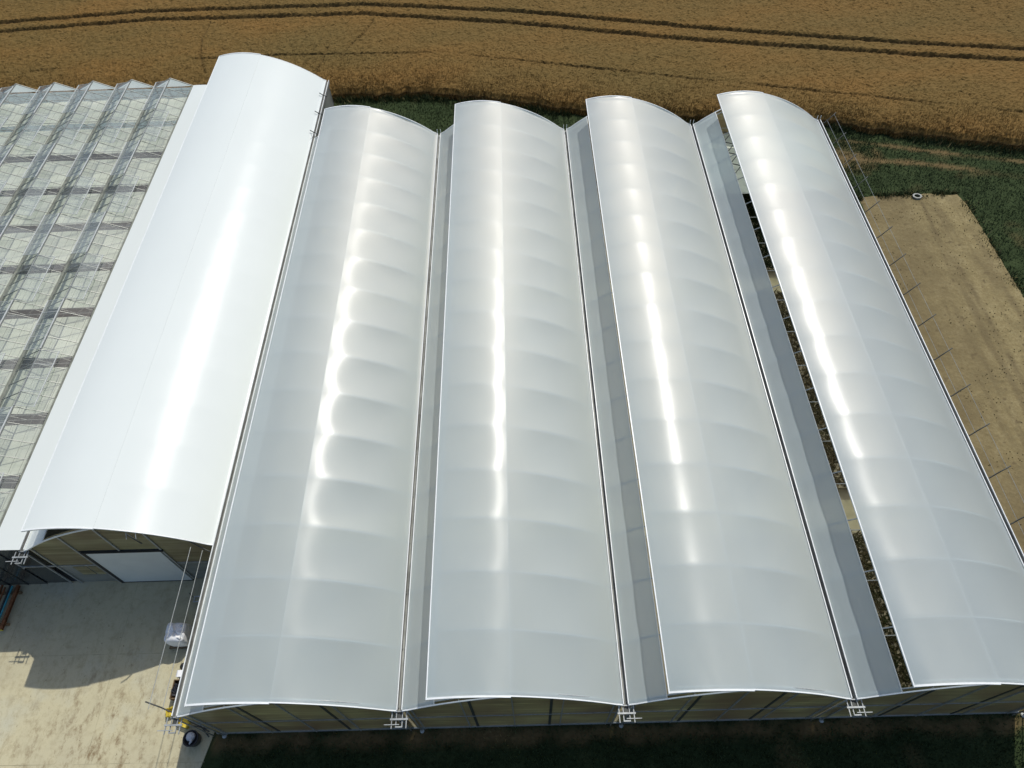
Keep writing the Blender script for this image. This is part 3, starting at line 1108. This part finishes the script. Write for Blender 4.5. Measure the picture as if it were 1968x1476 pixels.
# narrow lean strip between its left gutter and the glasshouse
sx_ = np.linspace(-11.16, XW - GW, 8)
roof_sheet('roof_film', sx_, ZG + 0.04 + 0.02 * np.sin(np.linspace(0, np.pi, 8)) + np.linspace(0.02, 0, 8), np.linspace(0, 1, 8), B0, B1, WHITE, whs, 0.0, 1)
for x, ya in ((XW, B0), (0.0, L1 + .13)):
    go = gutter_mb(x, ya - .05, B1 + .1).build('gutter', [GUTTER, GUTIN], whs)
    for s in (-1, 1):
        clamp_mb(x, s, ya, B1).build('clamp_rail', TRIM, go)
bracket(XW, B0, whs, -1)
DX0, DX1, DZ = -6.93, -3.16, 4.20
YW = B0 + .15
e = [-9.5, -9.30, -7.24, -5.12, -3.05, -0.06]
for a, b_ in zip(e[:-1], e[1:]):
    top = [(v, arch_z(min(max(v - XW, GW), W - GW)) - .1) for v in np.linspace(a + .012, b_ - .012, 7)]
    if a >= -7.3 and b_ <= -3.0:
        zb = DZ + .16
        MB().prism_y([(a + .012, zb), (b_ - .012, zb)] + top[::-1], YW - .012, YW + .012).build('wall_panel', PC, whs)
    else:
        MB().prism_y([(a + .012, 2.52), (b_ - .012, 2.52)] + top[::-1], YW - .012, YW + .012).build('wall_panel', PC, whs)
        MB().box(a + .012, YW - .012, 0.05, b_ - .012, YW + .012, 2.42).build('wall_panel', PCG, whs)
MB().box(-11.2, YW - .05, 2.42, -7.24, YW - .0, 2.52).build('cross_rail', STEEL, whs)
MB().box(-3.05, YW - .05, 2.42, -0.1, YW - .0, 2.52).build('cross_rail', STEEL, whs)
for v in (-9.86, -9.30, -7.24, -3.05):
    MB().box(v - .04, YW - .075, 0.02, v + .04, YW - .02, arch_z(max(v - XW, GW)) - .14).build('mullion', STEEL, whs)
MB().box(-5.16, YW - .075, DZ + .14, -5.08, YW - .02, arch_z(4.48) - .14).build('mullion', STEEL, whs)
# small panel with window left of the door
MB().box(-8.6, YW - .04, 1.2, -7.9, YW - .014, 2.3).build('wall_panel', PC, whs)
MB().box(-7.8, YW - .04, 1.2, -7.35, YW - .014, 2.3).build('wall_panel', PC, whs)
# wall under the strip
MB().box(-11.16, YW - .012, 0.05, -9.90, YW + .012, 2.42).build('wall_panel', DARKGLZ, whs)
MB().box(-11.16, YW - .012, 2.52, -9.90, YW + .012, ZG - .05).build('wall_panel', DARKGLZ, whs)
# sliding door
dr_ = MB()
dr_.box(DX0, YW - .10, 0.10, DX1, YW - .04, DZ)
door = dr_.build('door', DOORM, whs)
MB().box(DX0 - .16, YW - .13, 0.02, DX0, YW - .03, DZ + .02).build('door_frame', RUBBER, door)
MB().box(DX0 - .16, YW - .14, DZ + .02, DX1 + .2, YW - .03, DZ + .10).build('door_frame', RUBBER, door)
MB().box(DX0, YW - .11, 0.02, DX1 + .1, YW - .035, 0.10).build('door_seal', RUBBER, door)
# vent limit arm over the front edge
g = MB()
g.tube([(-3.34, B0 - .25, 7.05), (-3.2, B0 - .3, 6.75), (-3.05, B0 - .32, 6.1)], 0.035, 5)
a0 = g.build('outrigger_arm', DARKSTEEL, whs)
for dx in (-.35, .1):
    MB().tube([(-3.25 + dx, B0 - .02, 6.75), (-3.2 + dx, B0 - .3, 6.6)], 0.018, 4).build('rod', STEEL, a0)
for y in (40.9, 43.4, 45.9):
    g = MB()
    g.tube([(-.3, y, ZG + .30), (-.05, y, ZG + .10), (.25, y - .15, ZG + .05)], 0.035, 5)
    g.build('outrigger_arm', DARKSTEEL, whs)
# its right wall beyond the translucent house, and rear wall
ye = [40.3, 42.8, 45.3, 47.95]
for a, b_ in zip(ye[:-1], ye[1:]):
    MB().box(-.012, a + .02, 0.1, .012, b_ - .02, ZG - .2).build('side_panel', PCG, whs)
    MB().box(.0, b_ - .03, 0, .05, b_ + .03, ZG - .2).build('post', STEEL, whs)
MB().box(XW, 47.9, 0, -.05, 47.93, ZG - .1).build('rear_wall', PCG, whs)
top = [(XW + v, arch_z(v) - .1) for v in np.linspace(GW, W - GW, 17)]
MB().prism_y([(XW + GW, ZG - .1), (-GW, ZG - .1)] + top[::-1], 47.9, 47.93).build('rear_gable', PC, whs)
MB().add([(-11.1, 7.8, 0.02), (-.06, 7.8, .02), (-.06, 47.9, .02), (-11.1, 47.9, .02)], [(0, 1, 2, 3)]).build('floor', DARKFLOOR, whs)
MB().box(-11.18, 7.8, 0.05, -11.14, 47.9, ZG).build('partition', PCG, whs)

# ------------------------------------------------------------------ the glass house at the left
m = Mat('whitewashed_glass')
b = m.pbsdf(m.ramp(m.noise(1.5, 5), [(0.3, (0.42, 0.50, 0.50)), (0.7, (0.56, 0.63, 0.62))]), 0.3, 0.5)
tr = m.n('ShaderNodeBsdfTranslucent')
tr.inputs['Color'].default_value = (0.72, 0.82, 0.83, 1)
mx = m.n('ShaderNodeMixShader')
mx.inputs[0].default_value = 0.6
m.l(b.outputs[0], mx.inputs[1])
m.l(tr.outputs[0], mx.inputs[2])
WASH = m.done(mx.outputs[0])
VP, VR = 3.2, 0.73
XG0 = -11.22
NS = 9
Y0G, NB = 7.70, 10
Y1G = Y0G + 4 * NB + 0.4
gh = empty('glasshouse', (XG0 - 3, Y0G, 0), 'ridge-and-furrow glasshouse of many narrow glazed spans at the left', 'glasshouse')
ALU = simple('aluminium_bar', (0.27, 0.28, 0.26), 0.45, 0.5, 0.3, var=0.15)
ALUD = simple('weathered_gutter', (0.20, 0.21, 0.17), 0.55, 0.4, 0.2, var=0.35, scale=2)
def gxk(k): return XG0 - VP * k
gm = MB()
gm.box(-.09, Y0G, ZG - .12, .09, Y1G, ZG + .03)
g0 = gm.build('gutter', ALUD, gh, at=(0, 0, 0))
g0.location = Vector((gxk(0), 0, 0)) - wloc(gh)
for k in range(1, NS + 1):
    dup(g0, (gxk(k), 0, 0), gh)
rm = MB()
rm.box(-.03, Y0G, ZG + VR - .02, .03, Y1G, ZG + VR + .05)
r0_ = rm.build('ridge', ALU, gh, at=(0, 0, 0))
r0_.location = Vector((gxk(0) - VP / 2, 0, 0)) - wloc(gh)
for k in range(1, NS):
    dup(r0_, (gxk(k) - VP / 2, 0, 0), gh)
# panes (glass with its glazing bar along one edge)
slope = math.atan2(VR, VP / 2)
def pane_mesh(s):
    # s = +1 : right slope (falls to +x), local origin at the ridge
    p = MB()
    x1 = s * (VP / 2 - .10)
    z1 = -VR * (VP / 2 - .10) / (VP / 2)
    x0 = s * .03
    z0 = -VR * .03 / (VP / 2)
    p.add([(x0, -.475, z0), (x1, -.475, z1), (x1, .475, z1), (x0, .475, z0)], [(0, 1, 2, 3)])
    p.mi = 1
    p.bar((x0, -.5, z0 + .01), (x1, -.5, z1 + .01), .028, .045)
    return p
proto = {}
for s in (1, -1):
    p = pane_mesh(s)
    proto[s] = p.build('pane', [GLASS, ALU], gh, at=(0, 0, 0))
first = {1: True, -1: True}
rows = [Y0G + .5 + j for j in range(40)]
from_cam = []
for k in range(NS):
    for s in (1, -1):
        for y in rows:
            x = gxk(k) - VP / 2
            rel = Vector((x, y, ZG + .6)) - CAM
            d_ = rel.dot(F)
            u_ = 1329 * rel.dot(RX) / d_
            vv_ = 1329 * rel.dot(UY) / d_
            vis = (u_ > -1010)
            from_cam.append((0 if vis else 1, d_, k, s, y))
from_cam.sort()
rest = {1: MB(), -1: MB()}
for idx, (_, _, k, s, y) in enumerate(from_cam):
    at = (gxk(k) - VP / 2, y, ZG + VR)
    if idx < 300:
        if first[s]:
            first[s] = False
            proto[s].location = Vector(at) - wloc(gh)
            WLOC[proto[s].name] = Vector(at)
        else:
            dup(proto[s], at, gh)
    else:
        q = pane_mesh(s)
        b0 = len(rest[s].v)
        rest[s].v += [(a + at[0], b_ + at[1], c_ + at[2]) for a, b_, c_ in q.v]
        rest[s].f += [tuple(i + b0 for i in ff) for ff in q.f]
        rest[s].m += q.m
for s in (1, -1):
    if rest[s].v:
        o = rest[s].build('panes', [GLASS, ALU], gh)
        o['kind'] = 'stuff'
# ridge vents, alternating left and right from bay to bay
def vent_mesh(s, ang):
    w_ = 1.05
    ux, uz = s * math.cos(ang), math.sin(ang)
    fr_ = MB()
    fr_.add([(ux * .03, -1.9, uz * .03 + .07), (ux * w_, -1.9, uz * w_ + .07), (ux * w_, 1.9, uz * w_ + .07), (ux * .03, 1.9, uz * .03 + .07)], [(0, 1, 2, 3)])
    fr_.mi = 1
    fr_.bar((ux * w_, -1.95, uz * w_ + .08), (ux * w_, 1.95, uz * w_ + .08), .045, .04)
    if s < 0:
        fr_.bar((0, -1.95, .085), (0, 1.95, .085), .06, .05)
    for yy in (-1.93, 1.93):
        fr_.bar((0, yy, .08), (ux * w_, yy, uz * w_ + .08), .016, .03)
    for yy in (-.95, 0, .95):
        fr_.bar((0, yy, .075), (ux * w_, yy, uz * w_ + .075), .02, .03)
    return fr_
VT = {}
for s in (1, -1):
    VT[s] = vent_mesh(s, R(-12) if s > 0 else R(-6)).build('roof_window', [GLASS, STEELP], gh, at=(0, 0, 0))
used = {1: False, -1: False}
for k in range(NS):
    for b_ in range(NB):
        s = 1 if b_ % 2 == 0 else -1
        at = (gxk(k) - VP / 2, Y0G + 4 * b_ + 2.0, ZG + VR)
        if not used[s]:
            used[s] = True
            VT[s].location = Vector(at) - wloc(gh)
            WLOC[VT[s].name] = Vector(at)
        else:
            dup(VT[s], at, gh)
# shade screens below, one per bay, with a gap at every truss
xa, xb = gxk(NS), XG0 - .05
for b_ in range(NB):
    ya, yb = Y0G + 4 * b_ + .40, Y0G + 4 * b_ + 3.60
    nx_ = 90
    xx = np.linspace(xa, xb, nx_)
    yy = np.linspace(ya, yb, 9)
    Xq, Yq = np.meshgrid(xx, yy, indexing='ij')
    ph = ((xx - xa) / VP % 1)[:, None]
    t = ((Yq - ya) / (yb - ya))
    Yq = Yq + (t - .5) * 2 * (-0.05 + .09 * np.sin(np.pi * ph) + .08 * (fbm(Xq, Yq * 0 + b_, 1.0, 60) - .5))
    Zq = ZG - .55 - .10 * np.sin(np.pi * t) + .04 * fbm(Xq, Yq, .7, 62)
    V = np.stack([Xq.ravel(), Yq.ravel(), Zq.ravel()], 1)
    o = fast_mesh('shade_screen', V - np.array(wloc(gh)), grid_quads(nx_, 9), SCREEN, smooth=True)
    o.parent = gh
    o.location = (0, 0, 0)
# trusses
for b_ in range(NB + 1):
    y = Y0G + 4 * b_
    g = MB()
    g.bar((xa, y, ZG - .12), (xb, y, ZG - .12), .035)
    g.bar((xa, y, ZG - .62), (xb, y, ZG - .62), .035)
    nz = NS * 4
    for q in range(nz):
        x0_, x1_ = xa + (xb - xa) * q / nz, xa + (xb - xa) * (q + 1) / nz
        za, zb = (ZG - .12, ZG - .62) if q % 2 else (ZG - .62, ZG - .12)
        g.bar((x0_, y, za), (x1_, y, zb), .016)
    g.build('truss', ALU, gh)
# wires under the roof, running along and across
for k in range(NS):
    for dx in (.55, 1.1, 2.1, 2.65):
        x = gxk(k) - dx
        MB().bar((x, Y0G, ZG - .28), (x, Y1G, ZG - .28), .012).build('support_wire', ALUD, gh)
# end walls
for yw, sg in ((Y0G, -1), (Y1G, 1)):
    for k in range(NS):
        x1_, x0_ = gxk(k), gxk(k + 1)
        MB().box(x0_ + .03, yw - .01, 0.02, x1_ - .03, yw + .01, ZG - .13).build('end_pane', DARKGLZ if sg < 0 else WASH, gh)
        g = MB()
        g.add([(x0_ + .05, yw, ZG), (x1_ - .05, yw, ZG), ((x0_ + x1_) / 2, yw, ZG + VR - .05)], [(0, 1, 2)])
        g.build('gable_pane', GLASS if sg < 0 else WASH, gh)
        MB().bar((x0_, yw, ZG + .02), ((x0_ + x1_) / 2, yw, ZG + VR + .02), .05).build('gable_bar', ALU, gh)
        MB().bar((x1_, yw, ZG + .02), ((x0_ + x1_) / 2, yw, ZG + VR + .02), .05).build('gable_bar', ALU, gh)
        for q in range(1, 3):
            xm = x0_ + VP * q / 3
            MB().box(xm - .02, yw + sg * .03 - .02, 0, xm + .02, yw + sg * .03 + .02, ZG - .13).build('mullion', DARKSTEEL, gh)
MB().add([(xa, Y0G, 0.015), (xb, Y0G, .015), (xb, Y1G, .015), (xa, Y1G, .015)], [(0, 1, 2, 3)]).build('floor', DARKFLOOR, gh)

# ------------------------------------------------------------------ things in the yard
# bulk bag on a pallet
pal = empty('pallet', (-2.85, 4.55, 0.012), 'wooden pallet under the white bulk bag', 'pallet')
for k in range(5):
    y = 4.05 + k * .25
    MB().box(-3.45, y - .05, .125, -2.25, y + .05, .147).build('slat', WOOD, pal)
for k in range(3):
    x = -3.4 + k * .55
    MB().box(x - .05, 4.0, .02, x + .05, 5.1, .124).build('bearer', WOOD, pal)
bag = empty('bulk_bag', (-2.85, 4.55, .15), 'full white woven bulk bag on a pallet beside the gutter', 'bulk bag')
nu, nv = 40, 16
V = []
for j in range(nv + 1):
    t = j / nv
    for i in range(nu):
        a = 2 * math.pi * i / nu
        ca, sa = math.cos(a), math.sin(a)
        sq = (abs(ca) ** 7 + abs(sa) ** 7) ** (-1 / 7)
        rad = (.50 + .05 * math.sin(math.pi * min(t * 1.3, 1)) - .03 * (t > .8) * (t - .8) * 10)
        wr = .010 * math.sin(7 * a + 5 * t) + .012 * math.sin(13 * a - 9 * t) * t
        if t > .82:
            k = (t - .82) / .18
            rad *= (1 - k ** 1.1)
        V.append((sq * ca * (rad + wr), sq * sa * (rad + wr) * .93, 0))
V = np.array(V).reshape(nv + 1, nu, 3)
for j in range(nv + 1):
    t = j / nv
    hgt = 1.02 * min(t / .82, 1) ** .9
    if t > .82:
        k = (t - .82) / .18
        hgt = 1.02 + .09 * math.sin(k * math.pi * .6)
    a = np.arange(nu) * 2 * math.pi / nu
    V[j, :, 2] = hgt + (.05 * np.sin(3 * a + 1) + .035 * np.sin(8 * a + 4 * t)) * t
V[nv, :, :2] *= 0.05
q = []
for j in range(nv):
    for i in range(nu):
        i2 = (i + 1) % nu
        q.append((j * nu + i, j * nu + i2, (j + 1) * nu + i2, (j + 1) * nu + i))
o = fast_mesh('sack', V.reshape(-1, 3), np.array(q), BAGM, smooth=True)
o.parent = bag; o.location = (0, 0, 0)
for (dx, dy) in ((-.42, -.38), (.42, -.38), (.42, .38), (-.42, .38)):
    g = MB()
    g.tube([(-2.85 + dx, 4.55 + dy, 1.0), (-2.85 + dx * .85, 4.55 + dy * .8, 1.27), (-2.85 + dx * .45, 4.55 + dy * .8, 1.22), (-2.85 + dx * .4, 4.55 + dy, 1.1)], .028, 5)
    g.build('lifting_loop', BAGM, bag, smooth=True)

# black drum with pale lid insert
drum = empty('drum', (-1.05, -.30, .012), 'round black tub holding a pale grey bag, on the shaded concrete corner', 'tub')
MB().lathe([(.26, 0), (.31, .1), (.34, .55), (.37, .6), (.37, .64), (.31, .64), (.30, .5)], 24, (-1.05, -.30, .012)).build('tub_shell', BLACKPL, drum, smooth=True)
g = MB()
g.lathe([(.22, .5), (.2, .62), (.12, .70), (.03, .72)], 9, (-1.1, -.22, .012))
g.tube([(-1.02, -.3, .66), (-.98, -.45, .68), (-1.05, -.55, .64)], [.07, .06, .03], 6)
g.build('bag_heap', GREYPL, drum)

# loose dark pipes behind the tub
pipes_sp = [((-1.55, .55, .25), (-.25, -.02, .55), .03), ((-1.5, .35, .2), (-.2, .12, .3), .025), ((-1.2, .6, .18), (-.35, -.2, .22), .03)]
plab = ['longest dark pipe leaning behind the black tub', 'middle dark pipe lying behind the black tub', 'lowest dark pipe crossing behind the black tub']
for (a, b_, r_), lb in zip(pipes_sp, plab):
    g = MB(); g.tube([a, ((a[0] + b_[0]) / 2, (a[1] + b_[1]) / 2, (a[2] + b_[2]) / 2 - .04), b_], r_, 6)
    tag(g.build('pipe', DARKSTEEL, smooth=True), lb, 'pipe', 'dark pipes behind the tub')

# yellow crates
def crate(x, y, rot, lab):
    c_ = empty('plastic_crate', (x, y, .012), lab, 'crate', 'yellow plastic crates')
    cr, sr = math.cos(rot), math.sin(rot)
    def P3(a, b2, z): return (x + a * cr - b2 * sr, y + a * sr + b2 * cr, z + .012)
    ax, ay = Vector((cr, sr, 0)), Vector((-sr, cr, 0))
    MB().obox(P3(0, 0, .015), ax * .27, ay * .18, (0, 0, .012)).build('crate_base', YELLOW, c_)
    for s in (-1, 1):
        for k in range(3):
            MB().obox(P3(0, s * .185, .06 + k * .09), ax * .28, ay * .008, (0, 0, .03)).build('crate_slat', YELLOW, c_)
            MB().obox(P3(s * .285, 0, .06 + k * .09), ax * .008, ay * .19, (0, 0, .03)).build('crate_slat', YELLOW, c_)
    for sx2 in (-1, 1):
        for sy2 in (-1, 1):
            MB().obox(P3(sx2 * .275, sy2 * .18, .14), ax * .02, ay * .02, (0, 0, .14)).build('corner_post', YELLOW, c_)
crate(-2.45, 1.0, .3, 'yellow plastic crate left of the gutter end in full sun')
crate(-1.75, .48, -.35, 'yellow plastic crate below the gutter end bracket')

# dark pile with white box by the wall
pile = empty('wooden_box', (-2.25, 1.95, .012), 'dark brown open wooden box of scrap beside the gutter', 'box')
for (a0_, b0_, a1_, b1_) in ((-2.62, 1.5, -2.58, 2.4), (-1.9, 1.5, -1.86, 2.4), (-2.58, 1.5, -1.9, 1.54), (-2.58, 2.36, -1.9, 2.4)):
    for k in range(3):
        MB().box(a0_, b0_, .02 + k * .17, a1_, b1_, .17 + k * .17).build('board', RUST if k == 1 else WOOD, pile)
g = MB()
for k in range(26):
    x, y = rng.uniform(-2.5, -1.95), rng.uniform(1.6, 2.3)
    a = rng.uniform(0, 3.1)
    g.obox((x, y, rng.uniform(.3, .58)), (math.cos(a) * .16, math.sin(a) * .16, .04), (-math.sin(a) * .05, math.cos(a) * .05, 0), (0, 0, .03))
o = g.build('scrap', BLACKPL, pile); o['kind'] = 'stuff'
wb = empty('white_box', (-2.28, 2.66, .012), 'small white box beside the dark wooden box', 'box')
MB().box(-2.5, 2.52, .012, -2.05, 2.8, .55).build('box_body', BAGM, wb)
MB().box(-2.52, 2.50, .55, -2.03, 2.82, .60).build('lid', BAGM, wb)
tank = empty('black_canister', (-2.3, 3.02, .012), 'black canister behind the small white box', 'canister')
MB().lathe([(.16, 0), (.18, .05), (.18, .5), (.08, .56), (.06, .64)], 14, (-2.3, 3.02, .012)).build('canister_body', BLACKPL, tank, smooth=True)
MB().lathe([(.07, .64), (.07, .70)], 10, (-2.3, 3.02, .012)).build('cap', BLACKPL, tank, smooth=True)

# pale trolley near the corner of the white house
tro = empty('hand_trolley', (-2.3, 6.5, .012), 'pale metal hand trolley lying near the white house corner', 'trolley')
for y in (6.38, 6.66):
    MB().bar((-2.75, y, .25), (-1.85, y, .32), .05).build('side_rail', GREYPL, tro)
for x in (-2.7, -2.4, -2.1):
    MB().bar((x, 6.38, .28), (x, 6.66, .28), .04).build('rung', GREYPL, tro)
for y in (6.30, 6.74):
    g = MB(); g.tube([(-1.9, y - .03, .13), (-1.9, y + .03, .13)], .12, 14); g.build('wheel', BLACKPL, tro)
# broom-like stick leaning
g = MB(); g.tube([(-3.2, 6.95, .03), (-2.75, 6.6, .35)], .018, 5)
tag(g.build('stick', DARKSTEEL), 'thin dark stick lying by the pale trolley', 'stick')

# long steel sections stacked at the left edge
stack = [(-12.62, 5.15, 7.55, .30, .16, RUST, 'thick rusty brown beam nearest the yard in the steel stack'),
         (-12.92, 5.3, 7.5, .34, .05, TEAL, 'teal pipe beside the thick rusty beam in the steel stack'),
         (-13.10, 5.0, 7.6, .26, .08, DARKSTEEL, 'dark beam left of the teal pipe in the steel stack'),
         (-13.32, 5.2, 7.45, .32, .07, RUST, 'slim rusty beam left of the dark beam in the steel stack'),
         (-13.55, 4.9, 7.6, .28, .09, RUST, 'rusty beam second from the left in the steel stack'),
         (-13.82, 5.1, 7.5, .30, .10, DARKSTEEL, 'leftmost dark beam of the steel stack')]
for (x, y0_, y1_, z, w_, mt, lb) in stack:
    g = MB()
    if mt is TEAL:
        g.tube([(x, y0_, z), (x, y1_, z)], w_, 8)
        o = g.build('steel_pipe', mt)
        tag(o, lb, 'pipe', 'steel sections stacked by the glasshouse')
    else:
        r_ = empty('steel_beam', (x, (y0_ + y1_) / 2, z - w_ / 2), lb, 'beam', 'steel sections stacked by the glasshouse')
        MB().box(x - w_ / 2, y0_, z + w_ * .32, x + w_ / 2, y1_, z + w_ / 2).build('flange', mt, r_)
        MB().box(x - w_ / 2, y0_, z - w_ / 2, x + w_ / 2, y1_, z - w_ * .32).build('flange', mt, r_)
        MB().box(x - w_ * .12, y0_, z - w_ * .32, x + w_ * .12, y1_, z + w_ * .32).build('web', mt, r_)
        if w_ > .12:
            MB().box(x - w_ / 2 - .01, y0_ - .03, z - w_ / 2, x + w_ / 2 + .01, y0_ - .002, z + w_ / 2).build('end_cap', YELLOW, r_)
for y in (5.5, 7.2):
    lb = 'front timber bearer under the steel stack' if y < 6 else 'rear timber bearer under the steel stack'
    tag(MB().box(-14.0, y - .06, .012, -12.45, y + .06, .20).build('bearer', WOOD), lb, 'bearer', 'timber bearers under the steel stack')

# short concrete ring at the rear edge of the plot
ring = MB()
n = 8
for rr in (1,):
    vs = []
    for r_, z_ in ((.31, 0), (.31, .2), (.2, .2), (.2, 0)):
        for k in range(n):
            a = 2 * math.pi * (k + .5) / n
            vs.append((46.8 + r_ * math.cos(a) * 1.2, 36.95 + r_ * math.sin(a), z_))
    fs = []
    for j in range(3):
        for k in range(n):
            k2 = (k + 1) % n
            fs.append((j * n + k, j * n + k2, (j + 1) * n + k2, (j + 1) * n + k))
    ring.add(vs, fs)
tag(ring.build('concrete_ring', PCG), 'short pale concrete ring at the rear edge of the soil plot', 'concrete ring')
